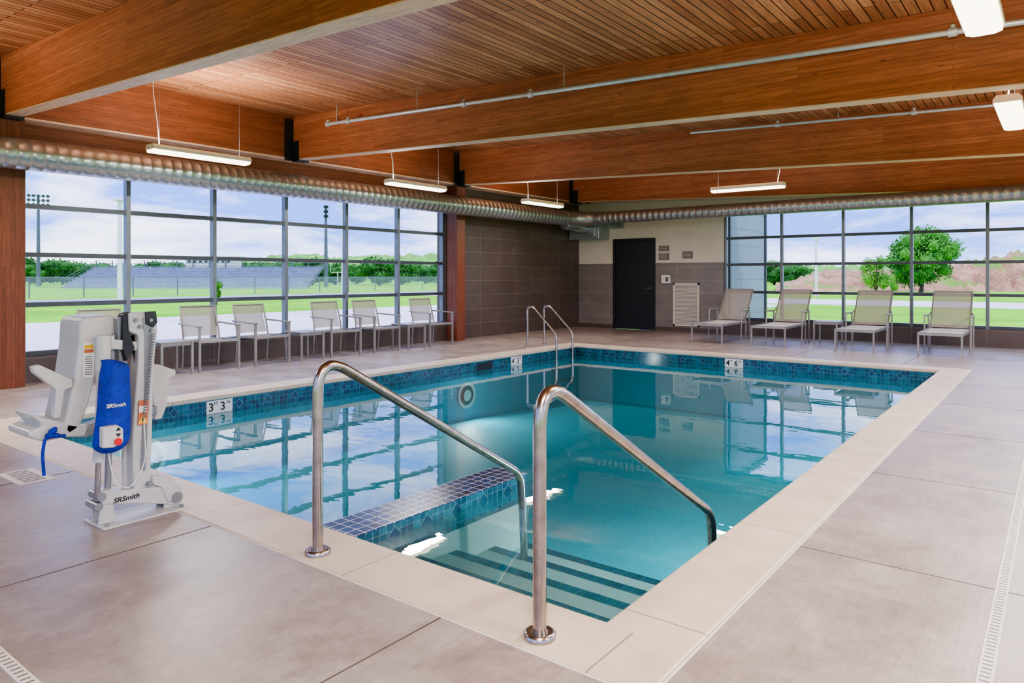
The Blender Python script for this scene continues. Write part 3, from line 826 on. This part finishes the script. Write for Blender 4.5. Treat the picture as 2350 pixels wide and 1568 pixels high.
for i in range(len(rings)-1):
    for j in range(nn): fs.append((i*nn+j, i*nn+(j+1) % nn, (i+1)*nn+(j+1) % nn, (i+1)*nn+j))
fs += [tuple(range(nn)), tuple(range((len(rings)-1)*nn, len(rings)*nn))[::-1]]
m._quads(vs, fs, M_blue, True); bag = m.obj('blue_cover', lift, 'royal blue fabric battery cover')
sub = bag.modifiers.new('s', 'SUBSURF'); sub.levels = 1; sub.render_levels = 2
a, z = S(266, 931, .17); text('SRSmith', .027, M_white, (.168, a, z), (HP, 0, HP), bag, bold=.0, sx=1.02, shear=.25, ext=.007)
cb = prof([(236, 982), (270, 976), (284, 984), (284, 1016), (262, 1028), (236, 1030)], .15, .195, M_seat, 'control_box', lift, 'off-white hand control', bev=.008)
m = MB(); a, z = S(271, 1014, .2); m.tube([(.195, a, z), (.207, a, z)], .018, M_red, 18); m.obj('stop_button', cb, 'red emergency stop button')
for px, py, s in ((272, 986, 1), (272, 998, -1)):
    m = MB(); a, z = S(px, py, .197); m.face([(.1965, a-.013, z-.006*s), (.1965, a+.013, z-.006*s), (.1965, a, z+.012*s)], M_black_ink)
    m.obj('arrow_symbol', cb)
m = MB(); q = [S(a, b, .05) for a, b in [(318, 920), (341, 918), (338, 974), (316, 976)]]
m.prism(q, 'x', .049, .0555, M_or)
a, z = S(328, 962, .056); m.face([(.0562, a-.026, z-.022), (.0562, a+.026, z-.022), (.0562, a, z+.025)], M_yel)
m.face([(.0565, a-.004, z-.012), (.0565, a+.004, z-.012), (.0565, a+.004, z+.008), (.0565, a-.004, z+.008)], M_black_ink)
q = S(328, 938, .056); m.box(.0555, .0562, q[0]-.02, q[0]+.02, q[1]-.02, q[1]+.015, M_white); m.obj('warning_label', mast, 'orange and yellow warning label')
m = MB(); P = []
(ya, za), (yb, zb_) = S(352, 765, .07), (S(332, 960, .07))
for k in range(361):
    u = k/360; an = u*2*math.pi*30; P.append((.068+.009*math.cos(an), ya+(yb-ya)*u+.009*math.sin(an), za+(zb_-za)*u))
m.tube(P, .0025, M_liftg, 5); m.obj('coiled_cord', lift)
m = MB(); m.tube(fillet([(.1, )+S(248, 1040, .1), (.1, )+S(262, 1110, .1), (.08, )+S(300, 1125, .08), (.07, )+S(335, 1060, .07), (.06, )+S(330, 960, .06)], .06), .003, M_white, 6)
m.obj('control_cable', lift)
m = MB()
m.tube(fillet([(-.04, )+S(150, 1000, -.04), (-.04, )+S(128, 1002, -.04), (-.04, )+S(104, 1004, -.04), (-.04, )+S(97, 1040, -.04), (-.04, )+S(101, 1092, -.04)], .04), .008, M_blue, 8)
for px, py, r in ((122, 990, .02), (130, 1000, .018), (114, 1000, .02), (126, 985, .014)):
    a, z = S(px, py, -.03); m.blob((-.035, a, z), (r*.8, r, r*.7), M_blue)
m.obj('seat_belt', lift, 'knotted blue belt')

# ------------------------------------------------------------------ exterior
M_grass = simple('mown_grass', '#86c42c', '#629e1e', rough=.95, scale=.35, spec=.1)
M_pave = simple('pale_pavement', '#d6ced2', '#c6bdc2', rough=.8, scale=.4)
M_asph = simple('grey_asphalt', '#97949f', '#888690', rough=.9, scale=.6)
M_leaf = simple('green_foliage', '#5f9f32', '#357020', rough=.8, scale=.9)
M_leafd = simple('dark_foliage', '#3f7a24', '#205016', rough=.8, scale=.5)
M_leafb = simple('bright_foliage', '#7ab334', '#3d7a24', rough=.8, scale=.25, world=True)
M_bark = simple('bark', '#5b4a3a', rough=.9)
def dirt():
    m, nt, b = newmat('excavated_dirt')
    f = ramp(nt, noise(nt, pos(nt), .5, 7, .75), [(.38, 0.), (.62, 1.)])
    c = mixc(nt, f, lin('#b98d6e'), lin('#7d543e'))
    g = ramp(nt, noise(nt, pos(nt, (1, 1, 2)), .25, 5, .6), [(.54, 0.), (.60, .85)])
    nt.links.new(mixc(nt, g, c, lin('#64902c')), b.inputs['Base Color']); b.inputs['Roughness'].default_value = 1
    return m
M_dirt = dirt()
M_bleach = simple('bleacher_aluminium', '#8a8daa', '#747798', rough=.5, scale=2)
M_pole = simple('pole_steel', '#565b62', rough=.5)
M_extw = brick('grey_metal_cladding', 'hz', 5.0, .4, .006, '#7f8698', '#888fa2', '#5b606c', offset=0, rough=.5, var=.1, bmp=.2)
m = MB(); B = 420; z = -.06
for (a, b_, c_, d_) in ((-B, -10.06, -B, B), (3.22, B, -B, B), (-10.06, 3.22, 15.73, B), (-10.06, 3.22, -B, -2.72)):
    m.face([(a, c_, z), (b_, c_, z), (b_, d_, z), (a, d_, z)], M_grass)
m.obj('lawn', label='wide mown green lawn around the building', cat='grass', kind='stuff')
def strip(nm, x0, x1, y0, y1, z, mat, lab, cat):
    m = MB(); m.box(x0, x1, y0, y1, -.06, z, mat); m.obj(nm, label=lab, cat=cat)
strip('pavement', -23, -10.07, -20, 34, -.03, M_pave, 'pale concrete pavement outside the window', 'pavement')
strip('running_track', -46, -38, -60, 90, -.04, M_asph, 'grey running track beyond the grass', 'track')
strip('footpath', -36, 30, 36, 44, -.04, M_pave, 'pale concrete road crossing the lawn', 'road')

t = thing('building_wing', 'grey clad projecting wing with dark trim outside the glass', 'building', (-7.0, 17.0, -.06))
m = MB(); m.box(-1.2, 1.0, -1.26, 1.35, 0, 2.98, M_extw); m.obj('cladding', t)
m = MB(); m.box(1.0, 1.03, -1.2, -1.12, 0, 2.98, M_black); m.box(1.0, 1.03, 1.25, 1.36, 0, 2.98, M_black)
m.box(-1.22, 1.04, -1.27, 1.38, 2.98, 3.1, M_black); m.obj('trim', t)

D = 80.; s_ = D/F
p = image_point(418, D, -.2); bear = math.atan2(p.y, p.x)-HP
t = thing('bleachers', 'silver stadium bleachers with white press box beside the field', 'bleachers', p, bear-.5)
m = MB(); n = 10; Wd = 14.2; rise = .25; run = .62
for k in range(n):
    m.box(-Wd, Wd, run*k, run*k+.34, rise*k+.38, rise*k+.43, M_bleach)
    m.box(-Wd, Wd, run*k-.02, run*k+.0, rise*k+.1, rise*k+.33, M_bleach)
m.obj('seating_rows', t, kind='stuff')
m = MB()
for x in [-Wd+k*2.03 for k in range(15)]:
    m.beam((x, 0, 0), (x, run*n, rise*n+.2), .08, .1, M_pole); m.beam((x, run*n, 0), (x, run*n, rise*n+.9), .08, .08, M_pole)
m.obj('frame', t, kind='stuff')
m = MB()
for z in (.3, .6, .9):
    m.beam((-Wd, run*n, rise*n+z), (Wd, run*n, rise*n+z), .04, .04, M_pole)
    for x in (-Wd, Wd): m.beam((x, 0, .2+z), (x, run*n, rise*n+z), .04, .04, M_pole)
m.obj('railing', t, kind='stuff')
m = MB(); m.box(-3, 3, run*n+.1, run*n+2.4, rise*n-.3, rise*n+1.35, M_white); m.box(-3.2, 3.2, run*n-.2, run*n+2.5, rise*n+1.35, rise*n+1.45, M_white)
pb = m.obj('press_box', t, 'white press box')
for k in range(8):
    m = MB(); m.box(-2.72+.7*k, -2.38+.7*k, run*n+.07, run*n+.1, rise*n+.65, rise*n+.98, M_pole)
    m.obj('press_box_window', pb)

def flood(px, d, top, w_):
    p = image_point(px, d, -.06); t = thing('floodlight_pole', 'tall steel stadium floodlight pole beside the field', 'light pole', p, math.atan2(p.y, p.x)-HP, 'stadium floodlight poles')
    H = zat(top, d); m = MB(); m.tube([(0, 0, 0), (0, 0, H)], [.28, .14], M_pole, 10); m.obj('pole', t)
    m = MB()
    for r in range(3):
        zz = H-.1-.6*r; m.beam((-w_, 0, zz), (w_, 0, zz), .08, .08, M_pole)
        for k in range(5): m.tube([(-w_+w_*k/2, -.1, zz+.1), (-w_+w_*k/2, -.45, zz-.05)], [.12, .22], M_pole, 8)
    m.obj('lamp_rack', t, 'rack of floodlights', kind='stuff')
flood(88, 98, 447, 1.1); flood(748, 92, 472, .1)
def wpole(px, d, top, r):
    p = image_point(px, d, -.06); t = thing('parking_light_pole', 'plain white parking lot light pole', 'light pole', p, 0, 'white parking lot poles')
    H = zat(top, d); m = MB(); m.tube([(0, 0, 0), (0, 0, H)], [r, r*.8], M_white, 12); m.obj('pole', t)
    m = MB(); m.tube([(0, 0, 0), (0, 0, .3)], r*1.8, M_pave, 12); m.obj('footing', t)
    m = MB(); m.box(-r*2.5, r*2.5, -r*1.5, r*1.5, H, H+.12, M_white); m.obj('lamp_head', t)
wpole(275, 34, 458, .12); wpole(787, 42, 470, .10); wpole(1873, 48, 548, .10)
p = image_point(775, 95, -.06)
t = thing('goal_post', 'white football goal post on the field', 'goal post', p, math.atan2(p.y, p.x)-HP)
m = MB(); m.tube([(0, 0, 0), (0, 0, 1.9)], .06, M_white, 8); m.tube([(-.9, 0, 1.9), (.9, 0, 1.9)], .045, M_white, 8)
for x in (-.9, .9): m.tube([(x, 0, 1.9), (x, 0, 6.6)], .035, M_white, 8)
m.obj('uprights', t)
def fence(x, y0, y1, h):
    t = thing('chain_link_fence', 'galvanised chain link fence along the field', 'fence', (x, y0, -.06), 0, 'field fences')
    L = y1-y0; m = MB(); n = int(L/3)
    for k in range(n+1): m.tube([(0, L*k/n, 0), (0, L*k/n, h)], .04, M_pole, 6)
    m.tube([(0, 0, h), (0, L, h)], .03, M_pole, 6); m.tube([(0, 0, h*.5), (0, L, h*.5)], .012, M_pole, 5); m.obj('posts', t, kind='stuff')
    m2, nt, b = newmat('chain_link_mesh')
    b.inputs['Base Color'].default_value = lin('#b9bdc2'); nz = noise(nt, pos(nt, (1, 1, 1)), 30)
    nt.links.new(math_(nt, 'MULTIPLY', nz, .4), b.inputs['Alpha'])
    m = MB(); m.face([(.03, 0, 0), (.03, L, 0), (.03, L, h), (.03, 0, h)], m2); m.obj('mesh', t)
fence(-50, -5, 75, 1.3)
fence(-34, 46, 70, 1.2)

def tree_mesh(name, R, H, trunk, nleaf, mat, ls, blobs=6, lab='leafy green tree', fill=.8, lo=.34, hi=.5, ball=False):
    root = thing(name, lab, 'tree')
    m = MB(); m.tube([(0, 0, 0), (.05*R, 0, trunk), (0, .05*R, H*.6)], [R*.07, R*.05, R*.02], M_bark, 8)
    for k in range(5):
        a = k*1.3; m.tube([(0, 0, trunk*.9), (R*.5*math.cos(a), R*.5*math.sin(a), trunk+(H-trunk)*.5)], [R*.035, R*.01], M_bark, 5)
    m.obj('trunk', root)
    m = MB(); hc = (H-trunk*.7)/2; cz = trunk*.7+hc; cs = []
    for k in range(blobs):
        if ball:
            v = Vector((random.gauss(0, 1), random.gauss(0, 1), random.gauss(0, 1))).normalized()*random.uniform(.35, .8)
            c = (v.x*R, v.y*R, cz+v.z*hc)
        else:
            a = random.uniform(0, 6.28); q = random.uniform(.15, .72)*R; zz = cz+random.uniform(-.65, .65)*hc
            c = (q*math.cos(a), q*math.sin(a), zz)
        r = (R*random.uniform(lo, hi),)*2+(hc*random.uniform(lo-.06, hi-.06),)
        cs.append((c, r)); m.blob(c, tuple(x*fill for x in r), mat, 9, 7, .15)
    for k in range(nleaf):
        c, r = random.choice(cs)
        v = Vector((random.gauss(0, 1), random.gauss(0, 1), random.gauss(0, 1))).normalized()*random.uniform(.7, 1.25)
        p = Vector((c[0]+v.x*r[0], c[1]+v.y*r[1], c[2]+v.z*r[2]))
        u = Vector((random.gauss(0, 1), random.gauss(0, 1), random.gauss(0, 1))).normalized(); w_ = u.orthogonal().normalized()
        s = ls*random.uniform(.6, 1.3)
        m.face([p-u*s, p+w_*s*.6, p+u*s, p-w_*s*.6], mat)
    m.obj('foliage', root)
    return root
def place(tr, px, d, sc, z=-.06, label=None):
    c = dup(tr, image_point(px, d, z), random.uniform(0, 6.2), label=label); c.scale = (sc,)*3; return c
big = tree_mesh('tree', 2.9, 6.5, .9, 15000, M_leaf, .11, 60, fill=.7, lo=.2, hi=.34, ball=True)
big.location = image_point(2112, 60, -.3); big['label'] = 'large round-crowned green tree beyond the lawn'
sml = tree_mesh('young_tree', 1.0, 3.4, .4, 3000, M_leafb, .06, 18, fill=.6, lo=.2, hi=.36)
sml.location = image_point(2010, 46, -.06); sml['label'] = 'young bright green tree on the lawn'
place(sml, 498, 34, .42, label='small young tree beside the pavement')
place(sml, 2050, 52, .55)
line = tree_mesh('field_tree', 3.6, 4.8, .1, 2000, M_leafd, .2, 10)
line['group'] = 'trees behind the field'; line['label'] = 'dense green tree behind the sports field'
line.location = image_point(36, 112, -.06)
for i in range(19):
    px = 92+52*i
    place(line, px, (108, 119, 130)[i % 3], random.uniform(.78, .98))
for px, d_ in ((1776, 116), (1832, 128), (2335, 116)): place(line, px, d_, random.uniform(.8, .95))
def hill(nm, px0, px1, d, hs, mat, lab, cat, depth=60, nz=1.0, kind=None):
    n = 140; k = 10; m = MB(); g = []
    for j in range(k+1):
        row = []
        for i in range(n+1):
            u = i/n; px = px0+(px1-px0)*u; v = j/k
            q = u*(len(hs)-1); a = int(min(q, len(hs)-2)); fr = q-a; fr = fr*fr*(3-2*fr)
            hh = hs[a]*(1-fr)+hs[a+1]*fr
            prof_ = math.sin(min(1, v*1.6)*HP)*(1 if v < .65 else math.cos((v-.65)/.35*HP))
            zz = -.1+hh*prof_+(random.uniform(-1, 1)*nz*.12*hh if 0 < j < k else 0)
            row.append(image_point(px, d+depth*v, zz))
        g.append(row)
    vs = [p for r in g for p in r]; fs = []
    for j in range(k):
        for i in range(n): fs.append((j*(n+1)+i, j*(n+1)+i+1, (j+1)*(n+1)+i+1, (j+1)*(n+1)+i))
    m._quads(vs, fs, mat, nz < 1)
    return m.obj(nm, label=lab, cat=cat, kind=kind)
hill('wooded_hill', -250, 1120, 190, [3, 3, 3.5, 4, 4, 6.5, 8.5, 7.8, 8.5, 7.5], M_leafb, 'rolling wooded green hill on the horizon', 'hill', 80, 1.0, 'stuff')
hill('wooded_hill', 1500, 2900, 200, [5, 5, 5, 3, 2, 2, 2], M_leafb, 'wooded green hill behind the dirt mounds', 'hill', 60, 1.0, 'stuff')
hill('dirt_mound', 1780, 2700, 64, [.7, 2.0, 2.1, 2.2, 3.1, 3.9, 4.2, 4.0, 3], M_dirt, 'long mound of excavated pale brown dirt', 'dirt pile', 16, .8)

# ------------------------------------------------------------------ world & sun
wd = bpy.data.worlds.new('sky'); SC.world = wd; wd.use_nodes = True; nt = wd.node_tree
bg = nt.nodes['Background']
tc = N(nt, 'ShaderNodeTexCoord'); mp = N(nt, 'ShaderNodeMapping'); mp.inputs['Scale'].default_value = (1, 1, 4.5)
nt.links.new(tc.outputs['Generated'], mp.inputs[0])
c1 = noise(nt, mp.outputs[0], 3.4, 8, .62, .5)
sp = N(nt, 'ShaderNodeSeparateXYZ'); nt.links.new(tc.outputs['Generated'], sp.inputs[0])
base = ramp(nt, sp.outputs[2], [(.0, lin('#8ca8e6')), (.06, lin('#6284da')), (.25, lin('#628aee')), (.7, lin('#8fb0f4'))])
sky = mixc(nt, ramp(nt, c1, [(.44, 0.), (.64, .85)]), base, lin('#eceefc'))
nt.links.new(sky, bg.inputs[0]); bg.inputs[1].default_value = 2.9
sun = bpy.data.lights.new('sun', 'SUN'); sun.energy = 2.6; sun.angle = .05; sun.color = (1, .96, .9)
so = bpy.data.objects.new('sun', sun); COL.objects.link(so)
so.rotation_euler = Vector((-.28, .3, -1)).to_track_quat('-Z', 'Y').to_euler()
try:
    SC.view_settings.look = 'AgX - Medium High Contrast'
except Exception: pass
SC.view_settings.exposure = .3
